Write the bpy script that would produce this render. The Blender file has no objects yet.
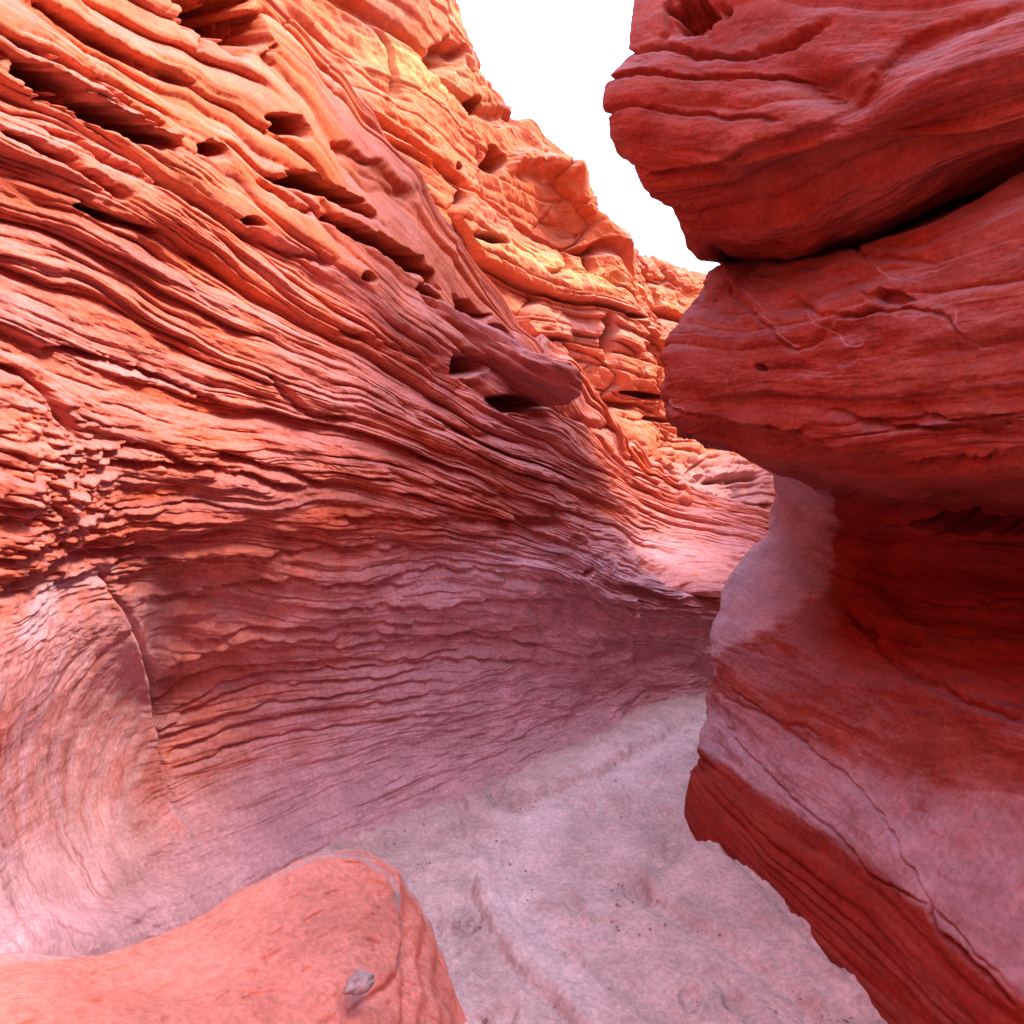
import bpy, math, numpy as np
from math import radians

# ------------------------------------------------------------------ camera, sky, sun, exposure
sc = bpy.context.scene
EYE = 1.5            # camera height above the sand (m)
F = 640.0            # focal length in pixels of a 1024 px frame
cam_d = bpy.data.cameras.new('camera')
cam = bpy.data.objects.new('camera', cam_d)
sc.collection.objects.link(cam)
cam.location = (0, 0, EYE)
cam.rotation_euler = (radians(90), 0, 0)
cam_d.sensor_width = 36.0
cam_d.lens = 36.0 * F / 1024.0
cam_d.clip_start = 0.05
cam_d.clip_end = 5000
sc.camera = cam

SUN_EL, SUN_AZ = 54.0, 100.0     # azimuth clockwise from +Y (view direction): sun stands to the right, behind
w = bpy.data.worlds.new('World')
sc.world = w
w.use_nodes = True
nt = w.node_tree
sky = nt.nodes.new('ShaderNodeTexSky')
sky.sky_type = 'NISHITA'
sky.sun_disc = False
sky.sun_elevation = radians(SUN_EL)
sky.sun_rotation = radians(SUN_AZ)
sky.air_density = 1.0
sky.dust_density = 4.0
sky.ozone_density = 1.0
bg = nt.nodes['Background']
bg.inputs['Strength'].default_value = 0.15
# thin white overcast veil over the blue
veil = nt.nodes.new('ShaderNodeMix')
veil.data_type = 'RGBA'
veil.inputs[0].default_value = 0.6
veil.inputs[7].default_value = (4.2, 5.0, 7.2, 1)
nt.links.new(sky.outputs[0], veil.inputs[6])
nt.links.new(veil.outputs[2], bg.inputs['Color'])

sl = bpy.data.lights.new('sun', 'SUN')
sl.energy = 1.35
sl.angle = radians(12)
sl.color = (1.0, 0.86, 0.68)
so = bpy.data.objects.new('sun', sl)
sc.collection.objects.link(so)
so.rotation_euler = (radians(90 - SUN_EL), 0, radians(180 - SUN_AZ))
so.location = (10, -10, 20)

vs = sc.view_settings
vs.view_transform = 'Standard'
vs.look = 'None'
vs.gamma = 1
vs.exposure = 2.22
sc.cycles.use_denoising = True
sc.cycles.max_bounces = 8
sc.cycles.diffuse_bounces = 4
sc.cycles.glossy_bounces = 2

# ------------------------------------------------------------------ numpy helpers
rng = np.random.RandomState(7)
PERM = rng.permutation(256).astype(np.int32)
PERM = np.concatenate([PERM, PERM])
GA = rng.rand(256) * 2 * np.pi
GX, GY = np.cos(GA).astype(np.float32), np.sin(GA).astype(np.float32)


def noise(x, y, seed=0):
    x = np.asarray(x, np.float32) + np.float32(seed * 17.31)
    y = np.asarray(y, np.float32) + np.float32(seed * 9.77)
    x, y = np.broadcast_arrays(x, y)
    xi = np.floor(x); yi = np.floor(y)
    fx = x - xi; fy = y - yi
    xi = xi.astype(np.int32) & 255; yi = yi.astype(np.int32) & 255
    a = PERM[xi]; b = PERM[(xi + 1) & 255]
    y1 = (yi + 1) & 255
    def g(p, q, dx, dy):
        h = PERM[p + q]
        return GX[h] * dx + GY[h] * dy
    n00 = g(a, yi, fx, fy); n10 = g(b, yi, fx - 1, fy)
    n01 = g(a, y1, fx, fy - 1); n11 = g(b, y1, fx - 1, fy - 1)
    sx = fx * fx * fx * (fx * (fx * 6 - 15) + 10)
    sy = fy * fy * fy * (fy * (fy * 6 - 15) + 10)
    return (n00 + sx * (n10 - n00) + sy * (n01 - n00 + sx * (n11 - n10 - n01 + n00))) * 1.5


def fbm(x, y, oct=4, seed=0, gain=0.5):
    s, a = 0, 1.0
    for k in range(oct):
        s = s + a * noise(x * 2 ** k, y * 2 ** k, seed + k * 3)
        a *= gain
    return s


def sstep(a, b, x):
    t = np.clip((x - a) / (b - a), 0, 1)
    return t * t * (3 - 2 * t)


def hash1(i, seed=0):
    return GX[PERM[(i.astype(np.int32) * 7 + seed * 13) & 255]] * 0.5 + 0.5


def beds(u, v, k, seed, open_=0.55, under=9, uf=0.4):
    """rounded sandstone beds stacked along v (downwards); slits between them open and close along u"""
    wv = v * k + 0.9 * noise(v * k * 0.31, u * 0.02, seed) + 0.0
    i = np.floor(wv); t = wv - i
    h0 = 0.55 * hash1(i, seed) + 0.45 + 0.45 * noise(u * uf, i * 7.3, seed + 1)
    h1 = 0.55 * hash1(i + 1, seed) + 0.45 + 0.45 * noise(u * uf, (i + 1) * 7.3, seed + 1)
    hm = 0.55 * hash1(i - 1, seed) + 0.45 + 0.45 * noise(u * uf, (i - 1) * 7.3, seed + 1)
    cont = np.where(t > 0.5, h0 + (h1 - h0) * 0.5 * sstep(0.5, 1, t) , h0 + (hm - h0) * 0.5 * (1 - sstep(0, 0.5, t)))
    prof_top = 1 - np.exp(-t * 4.5)
    prof_bot = 1 - t ** under
    # slit openness at the upper and lower boundary of this bed
    mt = sstep(open_ - 0.6, open_ + 0.1, noise(u * uf * 1.7, i * 3.1, seed + 2) + 0.15)
    mb = sstep(open_ - 0.6, open_ + 0.1, noise(u * uf * 1.7, (i + 1) * 3.1, seed + 2) + 0.15)
    return cont * (1 - mt * (1 - prof_top)) * (1 - mb * (1 - prof_bot))


def blocks(u, v, k, ku, seed):
    """bedded and jointed rock: every bed is broken into blocks that stand out by different amounts"""
    wv = v * k + 0.7 * noise(v * k * 0.4, u * 0.05, seed)
    i = np.floor(wv); t = wv - i
    wu = u * ku * (0.6 + 0.8 * hash1(i, seed)) + 9 * hash1(i, seed + 1) + 0.6 * noise(u * 0.8, v * 1.5, seed + 2)
    j = np.floor(wu); q = wu - j
    h = hash1(i * 31 + j * 7, seed + 3) * 0.5 + hash1(i, seed + 4) * 0.6
    edge = sstep(0, 0.10, t) * sstep(1, 0.93, t) * (0.55 + 0.45 * sstep(0, 0.07, q) * sstep(1, 0.93, q))
    return h * (0.25 + 0.75 * edge)


def P(px, py, d):
    return ((px - 512) / F * d, d, EYE - (py - 512) / F * d)


def spline(A, n, axis, t=None):
    """Catmull-Rom through the samples of A along axis, n samples (or at params t)"""
    A = np.moveaxis(A, axis, 0)
    m = A.shape[0]
    if t is None:
        t = np.linspace(0, m - 1, n)
    i = np.clip(np.floor(t).astype(int), 0, m - 2)
    f = (t - i).reshape((-1,) + (1,) * (A.ndim - 1))
    p0 = A[np.clip(i - 1, 0, m - 1)]; p1 = A[i]; p2 = A[i + 1]; p3 = A[np.clip(i + 2, 0, m - 1)]
    r = 0.5 * (2 * p1 + (p2 - p0) * f + (2 * p0 - 5 * p1 + 4 * p2 - p3) * f ** 2 + (3 * p1 - p0 - 3 * p2 + p3) * f ** 3)
    return np.moveaxis(r, 0, axis)


def params(m, dens):
    """param positions 0..m-1 with dens[i] samples on span i"""
    out = []
    for i in range(m - 1):
        out.append(i + np.arange(dens[i]) / dens[i])
    out.append([m - 1.0])
    return np.concatenate(out)


def normals(G):
    du = np.gradient(G, axis=1); dv = np.gradient(G, axis=0)
    n = np.cross(du, dv)
    n /= np.linalg.norm(n, axis=-1, keepdims=True) + 1e-9
    return n


def blur(A, r):
    for ax in (0, 1):
        k = np.ones(2 * r + 1) / (2 * r + 1)
        pad = [(0, 0)] * A.ndim; pad[ax] = (r, r)
        B = np.pad(A, pad, mode='edge')
        c = np.cumsum(B, axis=ax)
        z = np.zeros_like(np.take(c, [0], axis=ax))
        c = np.concatenate([z, c], axis=ax)
        n = A.shape[ax]
        A = (np.take(c, np.arange(2 * r + 1, 2 * r + 1 + n), axis=ax) - np.take(c, np.arange(n), axis=ax)) / (2 * r + 1)
    return A


class Sheet:
    """a rock face lofted through bedding lines; then carved along its normals"""
    def __init__(self, rows, du, dv, flip=False):
        A = np.array(rows, float)
        m, n = A.shape[:2]
        tv = params(m, dv); tu = params(n, du)
        G = spline(spline(A, 0, 0, tv), 0, 1, tu)
        self.G = G
        N = blur(normals(G), 12)
        N /= np.linalg.norm(N, axis=-1, keepdims=True) + 1e-9
        self.N = N if flip else -N
        self.V, self.C = np.meshgrid(tv, tu, indexing='ij')
        seg = np.linalg.norm(np.diff(G, axis=1), axis=-1).mean(0)
        self.U = np.broadcast_to(np.concatenate([[0], np.cumsum(seg)]), self.V.shape)
        self.px = 512 + F * G[..., 0] / np.maximum(G[..., 1], 0.2)
        self.py = 512 - F * (G[..., 2] - EYE) / np.maximum(G[..., 1], 0.2)
        self.vis = G[..., 1] > 0.3
        self.D = np.zeros(self.V.shape)
        self.attr = {}
        self.sag = 0.0

    def hole(self, x, y, rx, ry, rot, depth, soft=0.22, rough=0.45, wob=0.42, keep=0.15):
        a = radians(rot)
        dx, dy = self.px - x, self.py - y
        X = (dx * math.cos(a) + dy * math.sin(a)) / rx
        Y = (-dx * math.sin(a) + dy * math.cos(a)) / ry
        r = np.sqrt(X * X + Y * Y)
        m = r < 1.8
        rr = r[m] + wob *  noise(self.px[m] * 0.07, self.py[m] * 0.07, 5) + 0.05 * noise(self.px[m] * 0.25, self.py[m] * 0.25, 6)
        sf = np.clip(soft + 0.55 * sstep(-0.3, 0.7, Y[m]), 0, 0.95)
        h = 1 - sstep(1 - sf, 1.08, rr)
        self.D[m] = self.D[m] * (1 - (1 - keep) * h) - depth * h * (1 + rough * noise(self.px[m] * 0.09, self.py[m] * 0.13, 8))

    def _dist(self, pts, reach):
        pts = np.array(pts, float)
        if len(pts) > 2:
            pts = spline(pts, len(pts) * 5, 0)
        x0, y0 = pts.min(0) - reach; x1, y1 = pts.max(0) + reach
        m = (self.px > x0) & (self.px < x1) & (self.py > y0) & (self.py < y1)
        X = self.px[m]; Y = self.py[m]
        X = X + 3.5 * noise(X * 0.035, Y * 0.035, 21) + 1.8 * noise(X * 0.12, Y * 0.12, 22)
        Y = Y + 3.5 * noise(X * 0.035, Y * 0.035, 23) + 1.8 * noise(X * 0.12, Y * 0.12, 24)
        best = np.full(X.shape, 1e9); side = np.zeros(X.shape); along = np.zeros(X.shape)
        n = len(pts) - 1
        for k in range(n):
            a, b = pts[k], pts[k + 1]
            e = b - a; L2 = e @ e + 1e-9
            t = np.clip(((X - a[0]) * e[0] + (Y - a[1]) * e[1]) / L2, 0, 1)
            qx = X - a[0] - t * e[0]; qy = Y - a[1] - t * e[1]
            d = np.hypot(qx, qy)
            c = d < best
            best[c] = d[c]; side[c] = np.sign(e[0] * qy - e[1] * qx)[c]; along[c] = ((k + t) / n)[c]
        return m, best, side, along

    def crack(self, pts, width, depth, lip=0.0, lipw=14):
        """a groove along a line; lip > 0 raises the rock above (left of travel) into an overhanging edge"""
        m, d, s, al = self._dist(pts, 4 * max(width, lipw))
        taper = np.minimum(1, np.minimum(al, 1 - al) * 8 + 0.12)
        g = -depth * np.exp(-(d / width) ** 2)
        if lip:
            g = g + lip * np.where(s < 0, np.exp(-d / lipw) * (1 - np.exp(-(d / width) ** 2)), 0)
        self.D[m] += g * taper

    def line_mask(self, pts, width):
        out = np.zeros(self.px.shape)
        m, d, s, al = self._dist(pts, 4 * width)
        out[m] = np.exp(-(d / width) ** 2) * np.minimum(1, np.minimum(al, 1 - al) * 6)
        return out

    def swell(self, x, y, rx, ry, rot, amt):
        a = radians(rot)
        dx, dy = self.px - x, self.py - y
        X = (dx * math.cos(a) + dy * math.sin(a)) / rx
        Y = (-dx * math.sin(a) + dy * math.cos(a)) / ry
        self.D += amt * np.exp(-(X * X + Y * Y))

    def mask(self, name, f):
        self.attr[name] = f

    def build(self, name, material, extra_disp=None):
        G = self.G + (self.N + np.array((0, 0, -self.sag))) * self.D[..., None]
        if extra_disp is not None:
            G = G + extra_disp
        return grid_mesh(name, G, material, self.U, self.Vs if hasattr(self, 'Vs') else self.V, self.attr)


def grid_mesh(name, G, material, U, V, attr=None):
    m, n = G.shape[:2]
    me = bpy.data.meshes.new(name)
    nv = m * n
    me.vertices.add(nv)
    me.vertices.foreach_set('co', G.reshape(-1).astype(np.float32))
    idx = np.arange(nv, dtype=np.int32).reshape(m, n)
    q = np.stack([idx[:-1, :-1], idx[1:, :-1], idx[1:, 1:], idx[:-1, 1:]], -1).reshape(-1)
    nf = (m - 1) * (n - 1)
    me.loops.add(nf * 4)
    me.loops.foreach_set('vertex_index', q)
    me.polygons.add(nf)
    me.polygons.foreach_set('loop_start', np.arange(0, nf * 4, 4, dtype=np.int32))
    me.polygons.foreach_set('use_smooth', np.ones(nf, bool))
    a = me.attributes.new('bed', 'FLOAT_VECTOR', 'POINT')
    uv = np.stack([np.broadcast_to(U, (m, n)), V, np.zeros((m, n))], -1)
    a.data.foreach_set('vector', uv.reshape(-1).astype(np.float32))
    for k, f in (attr or {}).items():
        a = me.attributes.new(k, 'FLOAT', 'POINT')
        a.data.foreach_set('value', np.asarray(f, np.float32).reshape(-1))
    me.update(calc_edges=True)
    me.materials.append(material)
    o = bpy.data.objects.new(name, me)
    sc.collection.objects.link(o)
    return o


def tag(o, label=None, cat=None, group=None, kind=None):
    if label: o['label'] = label
    if cat: o['category'] = cat
    if group: o['group'] = group
    if kind: o['kind'] = kind
    return o


# ------------------------------------------------------------------ materials
def rock_material(name, ramp, tint, dust_lit=(0.50, 0.33, 0.32), band=(0.25, 5.0), bump=0.5, tint_scale=0.7, tint_amt=0.6, dust_amt=0.5,
                  streak=0.35, mauve=(0.40, 0.17, 0.19), mauve_amt=0.5, deep=(0.21, 0.014, 0.009), lam_bump=0.9):
    mt = bpy.data.materials.new(name)
    mt.use_nodes = True
    N = mt.node_tree.nodes; L = mt.node_tree.links
    bs = N['Principled BSDF']
    bs.inputs['Roughness'].default_value = 0.85
    bs.inputs['Specular IOR Level'].default_value = 0.18
    def node(t, **k):
        n = N.new(t)
        for a, b in k.items(): setattr(n, a, b)
        return n
    at = node('ShaderNodeAttribute', attribute_name='bed')
    geo = node('ShaderNodeNewGeometry')
    tc = node('ShaderNodeTexCoord')
    def mapped(src, s):
        m = node('ShaderNodeMapping'); m.inputs['Scale'].default_value = s
        L.new(src, m.inputs['Vector']); return m.outputs[0]
    def tex(vec, scale, detail=4, rough=0.55, dist=0.0):
        t = node('ShaderNodeTexNoise'); t.inputs['Scale'].default_value = scale
        t.inputs['Detail'].default_value = detail; t.inputs['Roughness'].default_value = rough
        t.inputs['Distortion'].default_value = dist
        L.new(vec, t.inputs['Vector']); return t.outputs['Fac']
    def mix(a, b, f, mode='MIX'):
        m = node('ShaderNodeMix', data_type='RGBA', blend_type=mode)
        for s, v in ((m.inputs[6], a), (m.inputs[7], b), (m.inputs[0], f)):
            if isinstance(v, (int, float)): s.default_value = v
            elif isinstance(v, tuple): s.default_value = v + (1,) if len(v) == 3 else v
            else: L.new(v, s)
        return m.outputs[2]
    def rng_(src, a, b, c=0.0, d=1.0):
        m = node('ShaderNodeMapRange', interpolation_type='SMOOTHSTEP')
        m.inputs[1].default_value = a; m.inputs[2].default_value = b
        m.inputs[3].default_value = c; m.inputs[4].default_value = d
        L.new(src, m.inputs[0]); return m.outputs[0]
    def math_(op, a, b):
        m = node('ShaderNodeMath', operation=op)
        for s, v in ((m.inputs[0], a), (m.inputs[1], b)):
            if isinstance(v, (int, float)): s.default_value = v
            else: L.new(v, s)
        return m.outputs[0]
    pos = tc.outputs['Object']
    bedv = mapped(at.outputs['Vector'], (band[0], band[1], 1))
    b1 = tex(bedv, 1.0, 5, 0.6, 0.25)
    cr = node('ShaderNodeValToRGB')
    e = cr.color_ramp.elements
    e[0].position = 0.25; e[0].color = ramp[0] + (1,)
    e[1].position = 0.75; e[1].color = ramp[-1] + (1,)
    for k, c in enumerate(ramp[1:-1]):
        x = e.new(0.25 + 0.5 * (k + 1) / (len(ramp) - 1)); x.color = c + (1,)
    L.new(b1, cr.inputs['Fac'])
    col = cr.outputs['Color']
    # broad mineral staining
    col = mix(col, tint, math_('MULTIPLY', rng_(tex(pos, tint_scale, 3, 0.6, 0.6), 0.42, 0.66), tint_amt))
    mv = tex(mapped(at.outputs['Vector'], (0.5, band[1] * 0.45, 1)), 1.0, 4, 0.65, 0.8)
    col = mix(col, mauve, math_('MULTIPLY', rng_(mv, 0.50, 0.68), mauve_amt))
    # thin pale and dark laminae
    pa = node('ShaderNodeAttribute', attribute_name='pale')
    keep = math_('SUBTRACT', 1.0, math_('MULTIPLY', pa.outputs['Fac'], 0.8))
    lam = tex(mapped(at.outputs['Vector'], (0.6, band[1] * 7, 1)), 1.0, 3, 0.6, 0.15)
    col = mix(col, tuple(min(0.9, c * 1.35 + 0.05) for c in ramp[-1]), math_('MULTIPLY', rng_(lam, 0.58, 0.72), streak))
    col = mix(col, tuple(c * 0.55 for c in ramp[0]), math_('MULTIPLY', math_('MULTIPLY', rng_(lam, 0.43, 0.30), streak), keep))
    # region masks: pale rock, sand and painted light; deep red banding and painted shade
    pn = tex(pos, 9.0, 5, 0.65)
    col = mix(col, dust_lit, rng_(math_('ADD', pa.outputs['Fac'], math_('MULTIPLY', math_('SUBTRACT', pn, 0.5), 0.7)), 0.15, 0.85))  # the dust colour also paints the lit areas
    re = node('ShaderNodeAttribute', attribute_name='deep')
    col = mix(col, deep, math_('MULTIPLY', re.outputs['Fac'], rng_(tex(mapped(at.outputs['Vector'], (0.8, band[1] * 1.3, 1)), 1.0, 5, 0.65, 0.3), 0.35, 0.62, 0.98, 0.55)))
    ye = node('ShaderNodeAttribute', attribute_name='yellow')
    col = mix(col, (0.70, 0.36, 0.13), math_('MULTIPLY', math_('MULTIPLY', ye.outputs['Fac'], rng_(b1, 0.35, 0.6, 0.4, 1.0)), 0.9))
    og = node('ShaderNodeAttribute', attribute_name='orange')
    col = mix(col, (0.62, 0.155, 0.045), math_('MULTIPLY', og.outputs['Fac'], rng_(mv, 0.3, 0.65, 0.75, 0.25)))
    # sand dust lying on upward faces
    sep = node('ShaderNodeSeparateXYZ'); L.new(geo.outputs['Normal'], sep.inputs[0])
    dn = tex(pos, 3.0, 5, 0.6)
    df = rng_(math_('ADD', sep.outputs['Z'], math_('MULTIPLY', math_('SUBTRACT', dn, 0.5), 0.9)), 0.35, 1.0)
    col = mix(col, dust_lit, math_('MULTIPLY', math_('MULTIPLY', df, dust_amt), math_('SUBTRACT', 1.0, re.outputs['Fac'])))
    # grain
    gr = tex(pos, 55.0, 5, 0.7)
    col = mix(col, (0.5, 0.5, 0.5), 0.0)
    hs = node('ShaderNodeHueSaturation')
    L.new(col, hs.inputs['Color'])
    L.new(math_('MULTIPLY', rng_(gr, 0.25, 0.75, 0.78, 1.22), rng_(tex(pos, 5.0, 6, 0.7), 0.25, 0.75, 0.80, 1.2)), hs.inputs['Value'])
    L.new(hs.outputs[0], bs.inputs['Base Color'])
    # bump: grain, pits and laminae
    bh = math_('ADD', math_('MULTIPLY', gr, 0.35), math_('MULTIPLY', tex(pos, 16.0, 6, 0.65), 0.9))
    bh = math_('ADD', bh, math_('MULTIPLY', lam, lam_bump))
    bp = node('ShaderNodeBump')
    bp.inputs['Strength'].default_value = bump
    bp.inputs['Distance'].default_value = 0.02
    L.new(bh, bp.inputs['Height'])
    L.new(bp.outputs[0], bs.inputs['Normal'])
    return mt


M_LEFT = rock_material('sandstone_layered', [(0.28, 0.035, 0.016), (0.50, 0.085, 0.038), (0.58, 0.125, 0.065), (0.52, 0.14, 0.10), (0.58, 0.17, 0.10)],
                       (0.46, 0.16, 0.15), dust_lit=(0.62, 0.33, 0.36), tint_amt=0.5, dust_amt=0.38)
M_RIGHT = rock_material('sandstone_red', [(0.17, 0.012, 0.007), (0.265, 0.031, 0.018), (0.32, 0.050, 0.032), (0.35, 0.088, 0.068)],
                        (0.33, 0.080, 0.058), dust_lit=(0.50, 0.30, 0.34), tint_amt=0.6, streak=0.12, dust_amt=0.33, lam_bump=0.25, tint_scale=1.6,
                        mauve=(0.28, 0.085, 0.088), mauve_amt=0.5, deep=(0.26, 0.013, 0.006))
M_FAR = rock_material('sandstone_orange', [(0.30, 0.048, 0.017), (0.50, 0.105, 0.036), (0.57, 0.145, 0.055), (0.60, 0.21, 0.10)],
                      (0.54, 0.16, 0.09), dust_lit=(0.54, 0.25, 0.22), tint_amt=0.5, band=(0.12, 1.6), tint_scale=0.35, mauve=(0.46, 0.15, 0.12), mauve_amt=0.4)
M_LEDGE = rock_material('sandstone_salmon', [(0.70, 0.16, 0.10), (0.77, 0.22, 0.15), (0.78, 0.26, 0.19)],
                        (0.58, 0.18, 0.15), dust_lit=(0.52, 0.29, 0.28), tint_amt=0.5, band=(2.2, 0.4), streak=0.15, bump=0.22, dust_amt=0.2, mauve=(0.54, 0.20, 0.19), mauve_amt=0.4)
M_GRIT = rock_material('canyon_grit', [(0.18, 0.09, 0.08), (0.32, 0.17, 0.15), (0.46, 0.28, 0.26)], (0.25, 0.13, 0.12), dust_lit=(0.5, 0.34, 0.33), tint_scale=9)
M_PALE = rock_material('bleached_stone', [(0.42, 0.25, 0.24), (0.52, 0.34, 0.34), (0.58, 0.40, 0.40)], (0.50, 0.33, 0.33), dust_lit=(0.56, 0.40, 0.41), mauve=(0.48, 0.33, 0.35))
M_SAND = rock_material('canyon_sand', [(0.47, 0.28, 0.255), (0.62, 0.39, 0.36), (0.69, 0.45, 0.425)],
                       (0.54, 0.335, 0.32), dust_lit=(0.74, 0.50, 0.48), tint_amt=0.5, band=(2.5, 2.5), streak=0.10, bump=1.0, tint_scale=2.6, dust_amt=0.3, mauve=(0.48, 0.29, 0.29), mauve_amt=0.5)

# ------------------------------------------------------------------ the ground
def ground_height(x, y):
    h = 0.035 * noise(x * 0.9, y * 0.9, 31) + 0.018 * noise(x * 2.3, y * 2.3, 32)
    return h


gx = np.linspace(-2.2, 3.2, 640)
gy = np.concatenate([np.linspace(1.0, 4.2, 620), np.linspace(4.215, 9.0, 300)])
X, Y = np.meshgrid(gx, gy)
Z = ground_height(X, Y)
# footprints and trampled ripples
tr = sstep(-0.25, 0.35, noise(X * 1.1, Y * 0.9, 41))
Z += 0.012 * tr * fbm(X * 7, Y * 7, 3, 42)
Z += 0.0035 * fbm(X * 24, Y * 24, 3, 43) + 0.02 * tr * np.maximum(0, fbm(X * 9, Y * 12, 3, 44) - 0.2)
frng = np.random.RandomState(3)
for k in range(240):
    fx, fy = frng.uniform(-0.8, 1.9), frng.uniform(1.6, 6.0)
    a = frng.uniform(-0.7, 0.7); L_, W_ = frng.uniform(0.04, 0.13), frng.uniform(0.025, 0.05)
    dx, dy = X - fx, Y - fy
    m = (abs(dx) < 0.35) & (abs(dy) < 0.35)
    p = (dx[m] * math.sin(a) + dy[m] * math.cos(a)) / L_
    q = (dx[m] * math.cos(a) - dy[m] * math.sin(a)) / W_
    r2 = p * p + q * q
    dep = frng.uniform(0.006, 0.022)
    Z[m] += -dep * np.exp(-r2 ** 1.5) + dep * 0.5 * np.exp(-(np.sqrt(r2) - 1.5) ** 2 * 4)
g = Sheet.__new__(Sheet)
g.px = 512 + F * X / Y
g.py = 512 + F * EYE / Y
g.D = np.zeros(X.shape)
g.crack([(488, 850), (505, 895), (550, 945), (630, 995), (700, 1060)], 6, 0.022, -0.03, 30)
g.crack([(470, 870), (480, 920), (520, 975), (590, 1040)], 6, 0.015, 0.02, 25)
g.crack([(500, 812), (560, 792), (640, 755), (700, 712)], 5, 0.02, 0.035, 25)
g.crack([(600, 870), (680, 920), (770, 980), (830, 1040)], 8, 0.015, 0.02, 30)
g.crack([(690, 838), (750, 890), (830, 945), (930, 1030)], 30, -0.045)
g.crack([(690, 830), (760, 895), (860, 1000)], 5, 0.012, 0.0)
g.swell(560, 830, 90, 30, 10, 0.02)
Z += 1.4 * g.D
G = np.stack([X, Y, Z], -1)
trk = g.line_mask([(640, 1080), (570, 985), (520, 915), (505, 860), (560, 800), (660, 745), (705, 700)], 26)
sand = grid_mesh('ground', G, M_SAND, X, Y, {'pale': np.clip(0.85 * trk + 0.08, 0, 1)})
tag(sand, kind='structure')

# the desert floor beyond, one wide sheet just under the canyon sand
bx = np.linspace(-1500, 1500, 61)
X2, Y2 = np.meshgrid(bx, bx)
far_ground = grid_mesh('terrain', np.stack([X2, Y2, -0.16 + 0 * X2], -1), M_SAND, X2, Y2)
tag(far_ground, kind='structure')

# ------------------------------------------------------------------ left canyon wall
pxs = {}
rowsP = [
    # y (and x) of each bedding line from the crest down, with the distance of the rock
    [(-250, -420, 1.7), (0, -230, 2.4), (130, -100, 2.9), (250, -5, 3.6), (400, 155, 4.6), (572, 378, 6.2), (680, 484, 9.0), (785, 520, 11.0)],
    [(-250, -180, 1.35), (0, 10, 1.95), (130, 105, 2.4), (250, 185, 3.0), (400, 285, 3.8), (556, 410, 5.3), (672, 492, 8.2), (778, 527, 10.2)],
    [(-250, 0, 1.2), (0, 140, 1.75), (130, 215, 2.15), (250, 280, 2.75), (400, 360, 3.45), (550, 445, 4.5), (665, 507, 7.4), (774, 535, 9.4)],
    [(-250, 150, 1.1), (0, 250, 1.65), (130, 310, 2.12), (250, 355, 2.62), (400, 415, 3.28), (550, 475, 4.3), (660, 527, 6.7), (770, 550, 8.5)],
    [(-250, 290, 1.05), (0, 360, 1.6), (130, 400, 2.1), (250, 420, 2.58), (400, 455, 3.22), (550, 507, 4.2), (655, 552, 5.9), (765, 572, 7.5)],
    [(-250, 430, 1.0), (0, 480, 1.55), (130, 475, 2.1), (250, 480, 2.58), (400, 502, 3.2), (550, 542, 4.15), (650, 580, 5.05), (758, 597, 6.3)],
    [(-250, 640, 0.95), (0, 590, 1.5), (110, 545, 2.12), (240, 545, 2.62), (400, 552, 3.22), (550, 572, 4.0), (650, 597, 4.95), (748, 612, 6.1)],
    [(-250, 900, 0.9), (0, 690, 1.45), (100, 620, 2.1), (205, 610, 2.68), (400, 602, 3.3), (550, 607, 4.1), (650, 617, 4.95), (738, 624, 6.0)],
    [(-300, 1000, 0.85), (0, 780, 1.55), (90, 720, 2.22), (180, 690, 2.78), (400, 652, 3.42), (550, 642, 4.15), (650, 638, 5.0), (732, 636, 6.0)],
    [(-300, 1150, 0.85), (0, 860, 1.55), (90, 810, 2.22), (190, 775, 2.76), (400, 712, 3.38), (550, 682, 4.15), (650, 658, 5.05), (728, 648, 6.0)],
    [(-300, 1250, 0.85), (0, 920, 1.47), (100, 890, 2.05), (212, 850, 2.65), (400, 768, 3.3), (550, 722, 4.08), (650, 682, 5.0), (724, 660, 6.0)],
    [(-300, 1350, 0.9), (0, 978, 1.32), (110, 945, 1.75), (225, 900, 2.46), (400, 818, 3.15), (560, 758, 3.92), (650, 707, 4.9), (720, 676, 5.9)],
]
R = [[np.array(P(*q)) for q in r] for r in rowsP]
back = np.array((-0.75, 0.5, 0.0))
top0 = R[0]
capA = [p + back * 0.6 + np.array((0, 0, 0.10)) for p in top0]
capB = [p + back * 2.6 + np.array((0, 0, 0.35)) for p in top0]
capC = [np.array((p[0], p[1], -0.5)) + back * 3.0 for p in top0]
foot = [p + np.array((0.12, -0.2, -0.45)) for p in R[-1]]
rows = [capC, capB, capA] + R + [foot]
# hidden return at the far end
rows = [r + [r[-1] + np.array((-0.6, 2.2, 0.0))] for r in rows]
S = Sheet(rows, [60, 190, 175, 165, 190, 180, 120, 110, 10], [6, 30, 80, 130, 110, 95, 90, 80, 80, 75, 80, 80, 85, 75, 20])
u, v = S.U, S.V - 3.0          # v = 0 at the crest, 11 at the foot
vw = v + 0.34 * noise(u * 0.55, v * 0.35, 1) + 0.12 * noise(u * 1.6, v * 0.9, 2) + 0.035 * noise(u * 5, v * 2.5, 3)
S.Vs = vw
S.sag = 0.55
lowf = sstep(5.0, 7.5, v)                     # the water-worn lower wall is smoother
bowl = np.clip(sstep(175, 130, S.px + 0.15 * (S.py - 700)) * sstep(570, 640, S.py + 0.25 * np.abs(S.px - 90)), 0, 1)
near_foot = sstep(8.6, 10.2, v)
a1 = (0.15 * (1 - sstep(2.5, 5.5, v)) + 0.07) * (1 - 0.88 * lowf) * (1 - 0.95 * bowl)
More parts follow.
